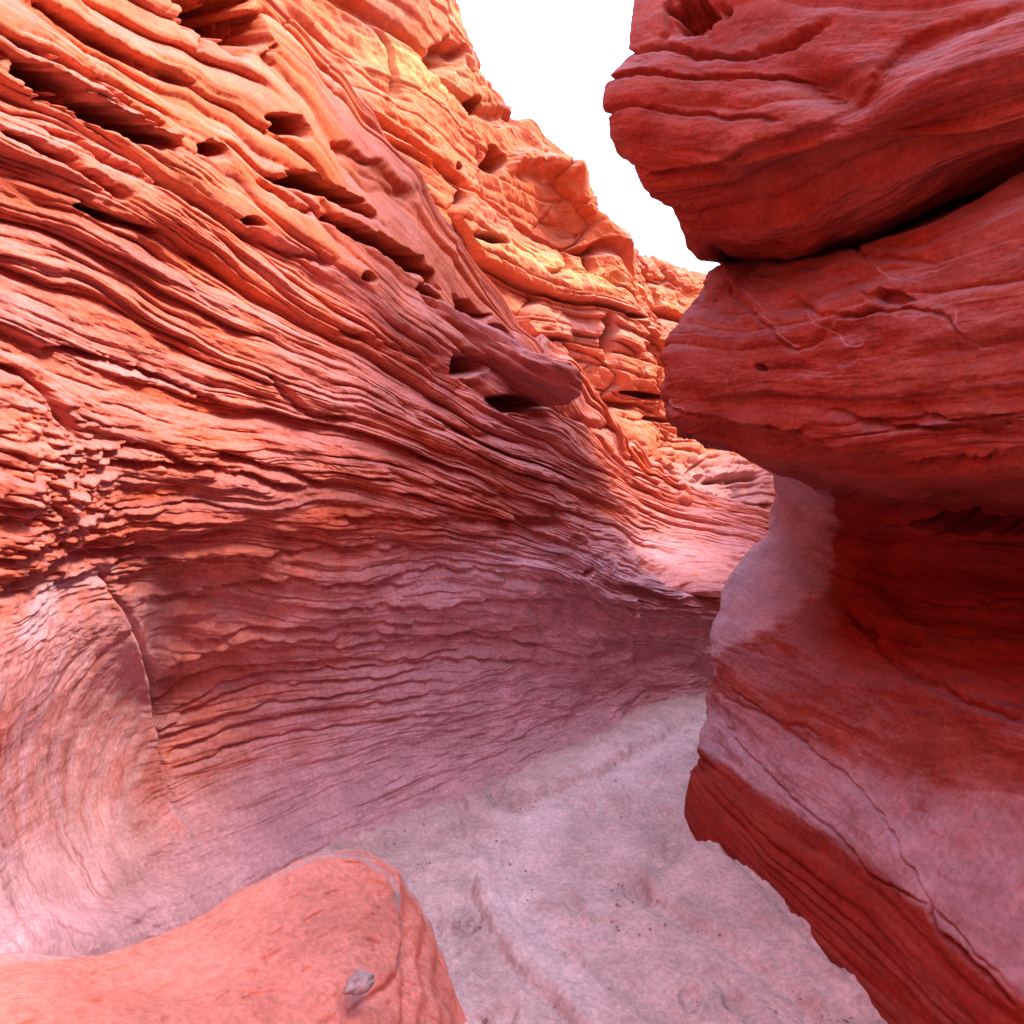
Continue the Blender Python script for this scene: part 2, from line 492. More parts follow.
a2 = (0.050 - 0.034 * lowf) * (1 - 0.75 * near_foot) * (1 - 0.95 * bowl)
a3 = (0.022 - 0.010 * lowf) * (1 - 0.9 * near_foot) * (1 - 0.92 * bowl)
vw2 = vw + 0.10 * noise(u * 0.9, v * 1.3, 11)
vw3 = vw2 + 0.05 * noise(u * 1.7, v * 2.2, 12)
gate = 0.35 + 0.65 * sstep(-0.3, 0.35, noise(u * 0.5, v * 0.6, 14))
S.D += 0.68 * a1 * (beds(u, vw, 1.7, 3, 0.35, 12, 0.35) - 0.6)
S.D += a2 * gate * (beds(u, vw2, 5.2, 5, 0.5, 8, 0.8) - 0.6)
S.D += a3 * (beds(u, vw3, 14.0, 7, 0.45, 6, 1.6) - 0.6)
S.D += 0.09 * sstep(3.0, 1.2, v) * (beds(u, vw2 + 0.2 * noise(u * 0.6, v * 2, 19), 5.0, 9, 0.3, 12, 0.9) - 0.6)
S.D += 0.05 * (1 - 0.85 * bowl) * fbm(u * 0.8, v * 0.8, 3, 15) + 0.012 * fbm(u * 5, v * 6, 4, 16) * (1 - 0.85 * bowl)
# crumbly patch on the near left
cr = np.exp(-(((S.px - 30) / 75) ** 2 + ((S.py - 490) / 110) ** 2))
S.D += cr * 0.05 * np.abs(fbm(u * 6, v * 7, 4, 18))
# the rib that divides the bowl from the main wall
S.crack([(95, 545), (140, 640), (160, 740), (175, 800), (205, 870), (240, 895)], 8, -0.008)
S.crack([(232, 893), (205, 868), (185, 830), (168, 782), (158, 735), (148, 680), (130, 625), (95, 560)], 4, 0.022, 0.055, 38)
S.crack([(0, 605), (40, 572), (75, 556), (120, 548), (170, 552)], 5, 0.03, 0.02, 14)
# concentric scour lines of the hollow
bx_, by_ = S.px - 205, (S.py - 745) / 1.3
br = np.hypot(bx_, by_) + 7 * noise(S.px * 0.012, S.py * 0.012, 26) + 2 * noise(S.px * 0.05, S.py * 0.05, 27)
ba = np.arctan2(by_, -bx_)
br = br - 16 * ba
bw = bowl * sstep(20, 60, np.hypot(bx_, by_))
S.D += bw * 0.016 * (beds(ba * 0.9, br / 24, 1.0, 28, 0.30, 7, 0.8) - 0.6)
S.D += bw * 0.004 * (beds(ba * 1.5 + 3, br / 8.5, 1.0, 29, 0.35, 7, 1.4) - 0.6)
S.Vs = vw * (1 - bw) + bw * br / 230
S.swell(80, 790, 60, 120, 10, -0.03)
# the water-worn beds of the lower wall
for pts in [[(150, 600), (220, 590), (300, 575), (420, 590)], [(180, 640), (260, 620), (350, 618), (480, 628)],
            [(150, 690), (200, 650), (290, 634), (400, 640), (560, 628)], [(150, 712), (200, 672), (300, 655), (420, 655), (600, 640)],
            [(160, 735), (230, 690), (320, 676), (440, 670)], [(170, 760), (240, 728), (340, 705), (480, 690)],
            [(130, 560), (250, 556), (340, 548), (500, 560)], [(165, 745), (235, 712), (330, 690), (460, 680)], [(170, 775), (250, 745), (350, 725), (450, 715)],
            [(160, 665), (230, 635), (330, 626), (470, 640), (600, 655)], [(300, 600), (420, 605), (560, 600), (690, 615)], [(350, 582), (470, 575), (600, 590)],
            [(170, 715), (225, 682), (310, 665), (450, 662), (560, 668)]]:
    S.crack(pts, 2.6, 0.022, 0.016, 10)
# dark slits and hollows between the upper beds
for pts, dep in [([(0, 65), (70, 110), (165, 148)], 0.22), ([(60, 95), (110, 128), (165, 146)], 0.2), ([(0, 40), (60, 70), (150, 130)], 0.12),
                 ([(30, 0), (110, 50), (190, 85)], 0.09), ([(0, 130), (70, 165), (120, 200)], 0.09), ([(40, 125), (120, 170), (210, 210)], 0.08),
                 ([(85, 205), (120, 222), (160, 232)], 0.12), ([(270, 178), (310, 190), (365, 212)], 0.2), ([(320, 218), (365, 240), (430, 280)], 0.22),
                 ([(250, 180), (290, 205), (310, 215)], 0.1), ([(330, 140), (365, 160), (420, 200)], 0.08), ([(230, 225), (280, 250), (330, 262)], 0.07),
                 ([(55, 350), (130, 370), (200, 395), (235, 410)], 0.06), ([(0, 365), (40, 390), (65, 435)], 0.06),
                 ([(90, 450), (140, 445), (190, 460)], 0.05), ([(215, 455), (280, 470), (325, 485)], 0.06), ([(100, 460), (200, 465), (300, 490)], 0.06),
                 ([(270, 375), (310, 415), (360, 425)], 0.05), ([(400, 405), (440, 430), (500, 440)], 0.06), ([(340, 330), (420, 360), (470, 395)], 0.07),
                 ([(440, 340), (500, 372), (560, 398)], 0.08), ([(600, 430), (640, 465), (670, 485)], 0.05), ([(555, 410), (585, 425), (610, 440)], 0.1),
                 ([(640, 560), (680, 585), (715, 603)], 0.14), ([(380, 470), (460, 490), (520, 500)], 0.04), ([(330, 512), (420, 520), (540, 525)], 0.05)]:
    S.crack(pts, 4.0, dep * 0.75, dep * 0.3, 18)
for h in [(282, 126, 22, 13, 15, 0.5), (312, 186, 34, 8, 20, 0.45), (222, 18, 56, 30, 34, 0.6, 0.4), (115, 126, 50, 8, 28, 0.45),
          (205, 150, 20, 10, 20, 0.2), (30, 78, 45, 9, 28, 0.45), (395, 255, 50, 9, 30, 0.5), (472, 304, 20, 13, 20, 0.9), (495, 332, 17, 14, 40, 0.8),
          (428, 292, 13, 6, 20, 0.3), (461, 364, 17, 11, 15, 0.8), (514, 404, 28, 9, 0, 0.8), (105, 216, 26, 4, 22, 0.25), (250, 222, 10, 5, 20, 0.1),
          (588, 572, 7, 5, -10, 0.05), (540, 523, 26, 8, 10, 0.05), (360, 280, 9, 5, 20, 0.12)]:
    S.hole(*h)
S.swell(480, 350, 75, 16, 26, 0.10)
arcs = [[(117, 632), (70, 694), (55, 750), (58, 800), (85, 880), (130, 920), (185, 930)], [(140, 640), (90, 715), (72, 760), (75, 830), (100, 890), (150, 925)],
        [(150, 675), (110, 740), (92, 790), (95, 850), (120, 905)], [(95, 625), (40, 700), (20, 770), (25, 850), (60, 915), (110, 942)],
        [(160, 700), (130, 760), (115, 810), (120, 870), (145, 915)], [(60, 640), (15, 720), (-5, 800), (0, 870), (30, 930), (70, 955)],
        [(-40, 760), (-30, 860), (10, 935), (40, 960)], [(130, 590), (110, 650), (80, 705)], [(150, 600), (135, 660), (100, 730)]]
pale_arc = sum(S.line_mask([(x + 8, y + 4) for x, y in p], 3.0) for p in arcs)
dark_arc = sum(S.line_mask(p, 1.7) for p in arcs)
S.mask('deep', np.clip(0.5 * dark_arc * (0.5 + 0.5 * sstep(-0.3, 0.3, noise(S.px * 0.03, S.py * 0.03, 35))), 0, 0.6))
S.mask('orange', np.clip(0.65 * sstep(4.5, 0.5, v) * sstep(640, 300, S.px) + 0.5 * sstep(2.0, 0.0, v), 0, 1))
S.mask('pale', np.clip(0.22 * pale_arc + 0.12 * bowl + 0.30 * sstep(4.5, 6.5, v) * sstep(150, 420, S.px) + 0.34 * sstep(5.5, 7.2, v) + 0.12 * bowl + 0.4 * bowl * sstep(830, 930, S.py) + 0.6 * sstep(8.6, 10.8, v) + 0.35 * sstep(7.2, 9.2, v) * sstep(330, 520, S.px)  # paler lower rock, partly brightness put into the colour under the overhang
                       + 0.25 * np.exp(-(((S.px - 690) / 90) ** 2 + ((S.py - 545) / 50) ** 2))  # crest brightened in colour where it would catch the sky
                       + 0.5 * np.exp(-(((S.px - 560) / 130) ** 2 + ((S.py - 560) / 50) ** 2))
                       + 0.8 * S.line_mask([(20, 640), (60, 590), (120, 565)], 9) + 0.7 * S.line_mask([(165, 790), (185, 830), (205, 868), (228, 892)], 5)
                       + 0.6 * S.line_mask([(590, 560), (640, 580), (715, 603)], 5), 0, 1))
# the crest breaks into stepped ledges
cz = np.zeros_like(S.G)
cm = sstep(1.6, 0.0, np.abs(v)) * sstep(270, 350, S.px)
cst = np.floor(u * 2.2 + 0.8 * noise(u * 1.5, 0 * v, 24))
cz[..., 2] = cm * (0.17 * (hash1(cst, 9) - 0.6) * sstep(700, 560, S.px) + 0.10 * noise(u * 4, v * 2, 25) * sstep(780, 600, S.px))
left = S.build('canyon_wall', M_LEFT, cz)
tag(left, 'long layered salmon sandstone wall with a smooth hollow at its foot and dark slits above', 'rock wall', kind='thing')

# the blunt finger of rock jutting from the wall
def tube_rock(name, pts, radii, material, seed, nseg=120, nring=64, rough=0.32, squash=0.75):
    pts = np.array([P(*q) for q in pts]); radii = np.array(radii, float)
    c = spline(pts, nseg, 0); r = spline(radii[:, None], nseg, 0)[:, 0]
    e = np.linspace(0, 1, nseg)
    r = r * np.sqrt(np.clip(1 - np.clip((e - 0.93) / 0.07, 0, 1) ** 2, 0.0004, 1))
    t = np.gradient(c, axis=0); t /= np.linalg.norm(t, axis=1, keepdims=True)
    up = np.array((0, 0, 1.0))
    s = np.cross(t, up); s /= np.linalg.norm(s, axis=1, keepdims=True)
    n = np.cross(s, t)
    th = np.linspace(0, 2 * np.pi, nring)
    A, E = np.meshgrid(th, e)
    ca, sa = np.cos(A), np.sin(A)
    nz = 1 + rough * fbm(ca * 1.3 + E * 3.0 + seed, sa * 1.3 + E * 1.2, 4, seed)
    lay = 0.12 * np.sin(sa * 9 + 2 * noise(E * 4, sa, seed))
    R_ = r[:, None] * (nz + lay)
    G = c[:, None] + s[:, None] * (ca * R_)[..., None] + n[:, None] * (sa * R_ * squash)[..., None]
    return grid_mesh(name, G, material, E * 2, sa * 0.6 + 3)


fing = tube_rock('rock_spur', [(360, 300, 4.0), (420, 325, 4.2), (480, 352, 4.4), (530, 375, 4.6), (572, 394, 4.8)], [0.12, 0.19, 0.21, 0.20, 0.18], M_LEFT, 9)
fing.parent = left

# ------------------------------------------------------------------ right wall with its undercut
rowsP = [
    [(800, 285, 4.6), (772, 280, 4.0), (800, 275, 3.6), (890, 250, 3.0), (1040, 190, 2.4), (1400, 70, 1.7)],
    [(760, 300, 4.6), (718, 271, 3.5), (772, 266, 3.15), (880, 239, 2.45), (1024, 176, 1.85), (1400, 20, 1.25)],
    [(740, 330, 4.5), (690, 302, 3.25), (750, 310, 2.75), (870, 290, 2.15), (1024, 250, 1.6), (1400, 130, 1.05)],
    [(730, 380, 4.4), (668, 375, 3.1), (740, 370, 2.65), (860, 360, 2.08), (1024, 340, 1.55), (1400, 280, 1.0)],
    [(730, 425, 4.4), (674, 432, 3.1), (740, 425, 2.7), (860, 420, 2.1), (1024, 410, 1.58), (1400, 390, 1.02)],
    [(770, 455, 4.4), (702, 446, 3.3), (765, 460, 2.9), (870, 468, 2.25), (1024, 470, 1.65), (1400, 470, 1.06)],
    [(840, 480, 4.8), (768, 478, 4.2), (830, 500, 3.6), (900, 505, 3.25), (1024, 510, 2.65), (1400, 520, 1.5)],
    [(810, 530, 5.0), (766, 522, 4.4), (835, 545, 3.7), (910, 560, 3.3), (1024, 570, 2.65), (1400, 590, 1.55)],
    [(790, 575, 4.9), (742, 570, 4.2), (830, 600, 3.4), (910, 620, 2.95), (1024, 640, 2.3), (1400, 700, 1.45)],
    [(765, 640, 4.6), (716, 622, 3.9), (800, 650, 3.1), (900, 680, 2.45), (1024, 710, 1.85), (1400, 820, 1.3)],
    [(745, 700, 4.4), (707, 688, 3.65), (780, 730, 2.9), (890, 770, 2.3), (1024, 800, 1.75), (1400, 950, 1.22)],
    [(735, 760, 4.2), (703, 748, 3.45), (765, 798, 2.75), (870, 865, 2.1), (1000, 970, 1.65), (1400, 1300, 1.1)],
    [(730, 800, 4.0), (686, 800, 3.25), (750, 880, 2.6), (850, 985, 2.02), (960, 1100, 1.62), (1300, 1400, 1.08)],
]
R = [[np.array(P(*q)) for q in r] for r in rowsP]
inn = [p + np.array((1.2, 0.5, 0.1)) for p in R[0]]
foot = [p + np.array((-0.02, -0.05, -0.45)) for p in R[-1]]
rows = [inn] + R + [foot]
rows = [[r[0] + np.array((2.4, 0.6, 0.0)), r[0] + np.array((0.5, 0.35, 0.0))] + r + [r[-1] + np.array((0.1, -1.6, 0)), r[-1] + np.array((0.6, -4.5, 0))] for r in rows]
S = Sheet(rows, [8, 20, 90, 150, 190, 200, 110, 30, 20], [14, 30, 75, 90, 80, 75, 70, 75, 75, 85, 90, 90, 80, 20])
u, v = S.U, S.V - 1.0      # 0 crack, 5 lip of the bulge, 6-8 undercut, 11 lower lip, 12 foot
vw = v + 0.35 * noise(u * 0.6, v * 0.45, 51) + 0.12 * noise(u * 1.8, v * 1.1, 52) + 0.03 * noise(u * 6, v * 3, 53)
S.Vs = vw
bulge = sstep(5.6, 4.8, v)
low = sstep(8.0, 9.5, v)
S.D += 0.03 * (1 - 0.5 * low) * (beds(u, vw, 0.9, 53, 0.35, 8, 0.6) - 0.6)
S.D += 0.021 * (1 - 0.6 * low) * (beds(u, vw + 0.1 * noise(u, v * 1.3, 55), 2.6, 55, 0.4, 7, 0.9) - 0.6)
S.D += 0.005 * (beds(u, vw + 0.15 * noise(u * 1.5, v * 1.7, 57), 8, 57, 0.4, 5, 1.8) - 0.6)
S.D += 0.05 * fbm(u * 0.9, v * 0.7, 3, 58) + 0.016 * fbm(u * 3.5, v * 2.5, 5, 59)
S.D *= 1 - 0.9 * sstep(11.3, 12.0, v)
band_ = sstep(10.9, 11.1, v) * sstep(12.0, 11.8, v)
S.D += band_ * 0.018 * (beds(u, v + 0.12 * noise(u * 1.4, v, 36), 7.0, 37, 0.15, 7, 0.8) - 0.5)
for pts, wd, dep in [([(718, 272), (760, 320), (800, 350), (850, 318), (940, 312), (975, 345)], 2.2, 0.016), ([(790, 300), (830, 318), (880, 312)], 3, 0.02),
                     ([(850, 240), (870, 255), (935, 265)], 2.5, 0.018), ([(665, 400), (690, 415), (740, 425), (820, 425)], 2.5, 0.02),
                     ([(715, 430), (790, 428), (830, 440)], 3, 0.03), ([(790, 448), (870, 452), (920, 462), (1024, 455)], 3.5, 0.022),
                     ([(830, 410), (900, 425), (1024, 425)], 3, 0.03), ([(900, 400), (960, 415), (1024, 408)], 3, 0.02),
                     ([(710, 715), (760, 770), (830, 830), (880, 880), (940, 905)], 2.2, 0.018), ([(720, 680), (800, 740), (870, 800), (940, 900), (1024, 985)], 2.0, 0.016),
                     ([(710, 690), (760, 715), (830, 735)], 2.2, 0.014), ([(850, 610), (880, 630), (930, 645)], 5, 0.06), ([(920, 600), (970, 605), (1024, 595)], 3, 0.02),
                     ([(870, 640), (940, 690), (1024, 720)], 4, 0.03), ([(940, 905), (950, 930), (985, 960), (1024, 1000)], 3, 0.03)]:
    S.crack(pts, wd, dep, dep * 0.4, 10)
S.hole(985, 522, 70, 12, 0, 0.28)
S.hole(763, 368, 6, 5, 0, 0.05)
S.hole(868, 632, 16, 7, 25, 0.09)
S.hole(895, 300, 20, 8, 5, 0.03)
# painted edge: end face lightened as if lit, undercut reddened as if shaded
vein = sum(S.line_mask(p, 1.3) for p in [[(730, 275), (780, 330), (800, 350)], [(790, 300), (850, 345), (870, 340)], [(960, 300), (975, 345), (1000, 350)], [(670, 395), (690, 412), (740, 425)], [(750, 270), (800, 285)], [(860, 245), (900, 280), (960, 262)]])
wob = 5 * noise(S.py * 0.05, 0 * S.py, 33) + 3 * noise(S.py * 0.2, S.px * 0.05, 34)
S.mask('pale', np.clip(0.5 * vein + 1.1 * sstep(838, 826, S.px + wob) * sstep(5.5, 6.0, v) * sstep(18, -14, S.py - 652 + (S.px - 715) * 0.62 + 2.2 * wob + 8 * noise(S.px * 0.045, S.py * 0.045, 38))
                       + 0.62 * sstep(9.4, 10.5, v) * sstep(11.05, 10.9, v), 0, 1))  # shelf lightened in colour as if catching the sky
S.mask('deep', np.clip(sstep(5.2, 6.2, v) * sstep(9.6, 8.6, v) * sstep(800, 850, S.px) + sstep(10.95, 11.1, v), 0, 1))  # shade of the undercut and steep lower band put into the colour
S.sag = 0.3
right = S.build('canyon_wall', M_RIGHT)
tag(right, 'dark red rock wall with jutting bulge, hollow undercut and pale sloping shelf', 'rock wall', kind='thing')

# ------------------------------------------------------------------ the overhanging boulder
rowsP = [
    [(800, -500, 4.5), (690, -420, 3.6), (780, -450, 3.0), (900, -480, 2.5), (1024, -600, 2.2), (1400, -1000, 1.8)],
    [(760, -200, 4.4), (660, -120, 3.3), (740, -150, 2.75), (870, -180, 2.25), (1024, -235, 1.9), (1400, -420, 1.5)],
    [(730, 10, 4.2), (634, 20, 3.05), (710, 5, 2.6), (840, -20, 2.1), (1024, -60, 1.72), (1400, -150, 1.3)],
    [(720, 90, 4.2), (619, 95, 2.95), (700, 90, 2.5), (830, 75, 2.0), (1024, 30, 1.62), (1400, -60, 1.2)],
    [(725, 160, 4.2), (620, 165, 2.95), (700, 165, 2.5), (830, 150, 2.0), (1024, 90, 1.6), (1400, 0, 1.15)],
    [(740, 220, 4.2), (658, 224, 3.0), (730, 218, 2.65), (850, 190, 2.1), (1024, 132, 1.65), (1400, 30, 1.18)],
    [(770, 262, 4.3), (706, 262, 3.2), (762, 262, 2.9), (870, 235, 2.35), (1024, 172, 1.82), (1400, 50, 1.3)],
    [(800, 268, 4.6), (765, 266, 3.9), (800, 262, 3.5), (890, 238, 2.95), (1040, 175, 2.4), (1400, 55, 1.7)],
]
R = [[np.array(P(*q)) for q in r] for r in rowsP]
top1 = [p + np.array((0.5, 0.2, 0.35)) for p in R[0]]
top2 = [p + np.array((2.2, 0.6, 0.5)) for p in R[0]]
inn = [p + np.array((1.2, 0.5, 0.05)) for p in R[-1]]
rows = [top2, top1] + R + [inn]
rows = [[r[0] + np.array((2.4, 0.8, 0.0)), r[0] + np.array((0.5, 0.35, 0.0))] + r + [r[-1] + np.array((0.1, -1.6, 0)), r[-1] + np.array((0.6, -4.5, 0))] for r in rows]
S = Sheet(rows, [8, 20, 90, 150, 190, 190, 100, 30, 20], [8, 20, 30, 70, 95, 90, 80, 70, 40, 12])
u, v = S.U, S.V - 2.0
vw = v + 0.3 * noise(u * 0.5, v * 0.5, 61) + 0.15 * noise(u * 1.4, v * 1.2, 62) + 0.03 * noise(u * 5, v * 3, 63)
S.Vs = vw
S.D += 0.05 * (beds(u, vw, 1.15, 63, 0.3, 9, 0.5) - 0.6) * sstep(5.5, 4.5, v)
S.D += 0.004 * (beds(u, vw, 4.5, 65, 0.4, 6, 1.2) - 0.6)
S.D += 0.07 * fbm(u * 0.9, v * 0.8, 2, 66) + 0.012 * fbm(u * 3.5, v * 3, 5, 67)
S.sag = 0.25
# the curved ridge and the scoops above and below it
S.crack([(1040, -12), (960, 10), (900, 35), (870, 80), (830, 120), (770, 145), (700, 175), (640, 190)], 5, 0.035, -0.05, 30)
S.swell(920, 90, 70, 26, -25, 0.05)
S.swell(860, 180, 110, 38, -18, -0.10)
S.swell(760, 190, 60, 30, -20, -0.05)
S.swell(820, 85, 45, 22, 20, -0.13)
S.hole(697, 15, 26, 22, 0, 0.16, 0.6)
S.hole(815, 88, 22, 10, 25, 0.10, 0.8)
S.swell(900, 30, 60, 20, -10, -0.05)
for pts, wd, dep in [([(608, 55), (660, 48), (700, 55), (760, 48), (830, 10)], 3.5, 0.035), ([(606, 82), (660, 80), (720, 76), (800, 72)], 2.5, 0.024),
                     ([(608, 115), (640, 108), (700, 115), (780, 120)], 2.5, 0.022), ([(640, 185), (690, 172), (740, 155)], 2.5, 0.02),
                     ([(660, 240), (800, 210), (920, 170), (1024, 125)], 5, 0.01), ([(660, 50), (670, 30), (665, 10)], 3, 0.02)]:
    S.crack(pts, wd, dep, dep * 0.5, 14)
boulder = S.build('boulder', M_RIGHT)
tag(boulder, 'huge smooth maroon boulder overhanging the passage above a black crack', 'boulder')

# ------------------------------------------------------------------ sunlit cliff at the back
rowsP = [
    [(150, -450, 6), (300, -260, 7), (400, -120, 8), (438, -25, 9), (490, 85, 9.6), (562, 158, 10.0), (616, 236, 10.6), (660, 268, 14), (720, 292, 16), (800, 310, 18)],
    [(150, -200, 5.7), (300, -60, 6.8), (400, 50, 7.8), (448, 95, 8.8), (505, 160, 9.5), (568, 215, 9.9), (620, 275, 10.4), (662, 308, 13.7), (720, 322, 15.7), (800, 335, 17.5)],
    [(150, 0, 5.5), (300, 100, 6.6), (400, 170, 7.6), (470, 215, 8.6), (520, 250, 9.3), (570, 280, 9.7), (622, 318, 10.2), (662, 345, 13.5), (720, 360, 15.3), (800, 370, 17)],
    [(150, 150, 5.4), (300, 240, 6.5), (400, 290, 7.5), (475, 320, 8.5), (525, 345, 9.1), (575, 365, 9.5), (625, 385, 10.0), (664, 400, 13.2), (720, 410, 15), (800, 415, 16.5)],
    [(150, 300, 5.2), (300, 350, 6.4), (400, 400, 7.3), (480, 420, 8.2), (530, 440, 8.9), (580, 450, 9.3), (630, 460, 9.9), (668, 468, 12.4), (720, 470, 13.2), (800, 470, 14.0)],
    [(150, 480, 5), (300, 500, 6.2), (400, 510, 7), (490, 520, 7.8), (540, 525, 8.6), (590, 530, 9.4), (640, 530, 10.2), (680, 528, 11.9), (730, 530, 12.6), (810, 532, 13.4)],
]
R = [[np.array(P(*q)) for q in r] for r in rowsP]
bk = np.array((-0.8, 0.6, 0))
capA = [p + bk * 0.8 + np.array((0, 0, 0.05)) for p in R[0]]
capB = [p + bk * 6 + np.array((0, 0, 0.6)) for p in R[0]]
capC = [np.array((p[0], p[1], -0.5)) + bk * 7 for p in R[0]]
foot = [np.array((p[0] + 0.3, p[1] - 0.4, -0.4)) for p in R[-1]]
rows = [capC, capB, capA] + R + [foot]
S = Sheet(rows, [40, 110, 110, 100, 100, 100, 100, 90, 70], [5, 8, 22, 130, 130, 120, 110, 90, 20])
u, v = S.U, S.V - 3.0
# horizontal bedding: use world height
hz = S.G[..., 2]
vw = -hz * 1.0 + 0.35 * noise(u * 0.2, v * 0.5, 71) + 0.12 * noise(u * 0.7, v * 1.2, 72)
S.Vs = vw
S.D += 0.40 * (beds(u, vw, 0.55, 73, 0.4, 9, 0.2) - 0.6)
S.D += 0.42 * (blocks(u, vw, 0.8, 0.45, 74) - 0.5)
S.D += 0.20 * (blocks(u, vw, 2.2, 1.0, 75) - 0.5) * (0.4 + 0.6 * sstep(-0.2, 0.4, noise(u * 0.4, v * 0.7, 76)))
S.D += 0.06 * (beds(u, vw, 6.5, 77, 0.4, 5, 1.0) - 0.6)
S.D += 0.18 * fbm(u * 0.3, v * 0.7, 3, 79) + 0.045 * fbm(u * 2.5, v * 5, 5, 80)
S.D += 0.16 * sstep(640, 690, S.px) * sstep(425, 450, S.py) * (beds(u, vw, 4.0, 83, 0.2, 9, 1.2) - 0.6)
S.sag = 0.25
S.swell(556, 218, 44, 32, 38, -0.42)
S.crack([(500, 178), (520, 162), (568, 172), (608, 222), (622, 262)], 7, -0.22)
for h in [(486, 166, 10, 15, 0, 1.2), (449, 201, 5, 7, 0, 0.9), (450, 170, 5, 5, 0, 0.8), (467, 108, 8, 10, 20, 0.5), (488, 130, 6, 3, 10, 0.3), (436, 60, 18, 26, 30, 0.3, 0.8),
          (478, 240, 18, 6, 12, 0.4), (625, 315, 10, 4, 10, 0.4), (640, 345, 5, 10, 0, 0.4), (605, 340, 6, 26, 0, 0.3), (628, 355, 3, 14, 0, 0.3), (590, 265, 9, 10, 0, 0.5),
          (650, 250, 9, 6, 0, 0.5), (735, 478, 26, 5, -3, 0.5), (706, 475, 8, 5, 0, 0.4), (640, 395, 20, 4, 8, 0.4), (660, 420, 18, 3, 5, 0.4), (740, 505, 30, 3, 0, 0.3)]:
    S.hole(*h)
S.mask('yellow', np.clip(np.exp(-(((S.px - 560) / 90) ** 2 + ((S.py - 268 - (S.px - 560) * 0.28) / 13) ** 2)) + np.exp(-(((S.px - 420) / 55) ** 2 + ((S.py - 70 - (S.px - 420) * 0.5) / 24) ** 2)), 0, 1))
S.mask('pale', np.clip(1.0 * np.exp(-(((S.px - 720) / 70) ** 2 + ((S.py - 490) / 40) ** 2)) + 0.5 * np.exp(-(((S.px - 580) / 60) ** 2 + ((S.py - 330) / 22) ** 2)), 0, 1))  # cliff base at right tinted pink, standing in for shade
crest = np.exp(-((v - 0.2) / 0.35) ** 2)
zz = np.zeros_like(S.G)
stepn = np.floor(u * 0.9 + 0.7 * noise(u * 0.7, v * 0.2, 81))
zz[..., 2] = crest * (0.40 * (hash1(stepn, 5) - 0.5) * sstep(605, 560, S.px) + 0.14 * noise(u * 2.2, v, 82))
cliff = S.build('cliff', M_FAR, zz)
tag(cliff, 'tall broken orange cliff in warm light, with a round alcove and small weathered holes', 'cliff')

# unseen right wall beyond the boulder, added and shaped to shade the passage
far_r = [[np.array(q, float) for q in r] for r in [
    [(13, 4.5, -0.5), (15, 9, -0.5), (17, 14, -0.5), (22, 24, -0.5)],
    [(9, 4.5, 7.8), (10.5, 9, 8.6), (12.5, 14, 8.2), (18, 24, 8.5)],
    [(5.9, 4.8, 7.4), (7.4, 9, 8.4), (9.3, 14, 8.0), (14.5, 24, 8.2)],
    [(5.5, 4.7, 4), (6.9, 8.8, 4.8), (8.9, 13.8, 5), (14.1, 24, 5)],
    [(5.2, 4.6, 2), (6.6, 8.6, 2.2), (8.6, 13.6, 2.4), (13.8, 24, 2.4)],
    [(4.7, 4.4, -0.4), (6.2, 8.4, -0.4), (8.2, 13.4, -0.4), (13.5, 24, -0.4)]]]
S = Sheet(far_r, [70, 70, 60], [6, 10, 60, 60, 60])
u, v = S.U, S.V
vw = -S.G[..., 2] + 0.3 * noise(u * 0.3, v, 91)
S.Vs = vw
S.D += 0.35 * (beds(u, vw, 0.7, 93, 0.4, 8, 0.3) - 0.6) + 0.15 * (beds(u, vw, 2.2, 95, 0.4, 6, 0.6) - 0.6) + 0.3 * fbm(u * 0.4, v * 0.6, 3, 96)
fr = S.build('unseen_canyon_wall', M_FAR)
tag(fr, kind='structure')

# unseen bend of the left wall behind the viewer, added to cut skylight
arc = [(-2.4, 2.6), (-2.3, 0.2), (-1.7, -1.8), (-0.2, -3.6), (2.0, -4.6), (4.5, -4.8)]
near_r = []
for z, off in ((-0.5, 4.0), (7.2, 3.6), (7.6, 1.2), (7.2, 0.5), (5.2, 0.25), (3.0, 0.05), (1.2, 0.3), (0.0, 0.0), (-0.5, 0.0)):
    near_r.append([np.array((x - off * (0.8 if k < 3 else 0.2), y - off * (0.1 if k < 2 else 0.8), z)) for k, (x, y) in enumerate(arc)])
near_r = [r[::-1] for r in near_r]
S = Sheet(near_r, [40] * 5, [6, 10, 16, 40, 50, 40, 30, 10])
u, v = S.U, S.V
vw = -S.G[..., 2] + 0.3 * noise(u * 0.3, v, 97)
S.Vs = vw
S.D += 0.25 * (beds(u, vw, 0.9, 98, 0.4, 8, 0.3) - 0.6) + 0.10 * (beds(u, vw, 3.0, 99, 0.4, 6, 0.6) - 0.6) + 0.25 * fbm(u * 0.4, v * 0.6, 3, 96)
nr = S.build('unseen_canyon_wall', M_LEFT)
tag(nr, kind='structure')

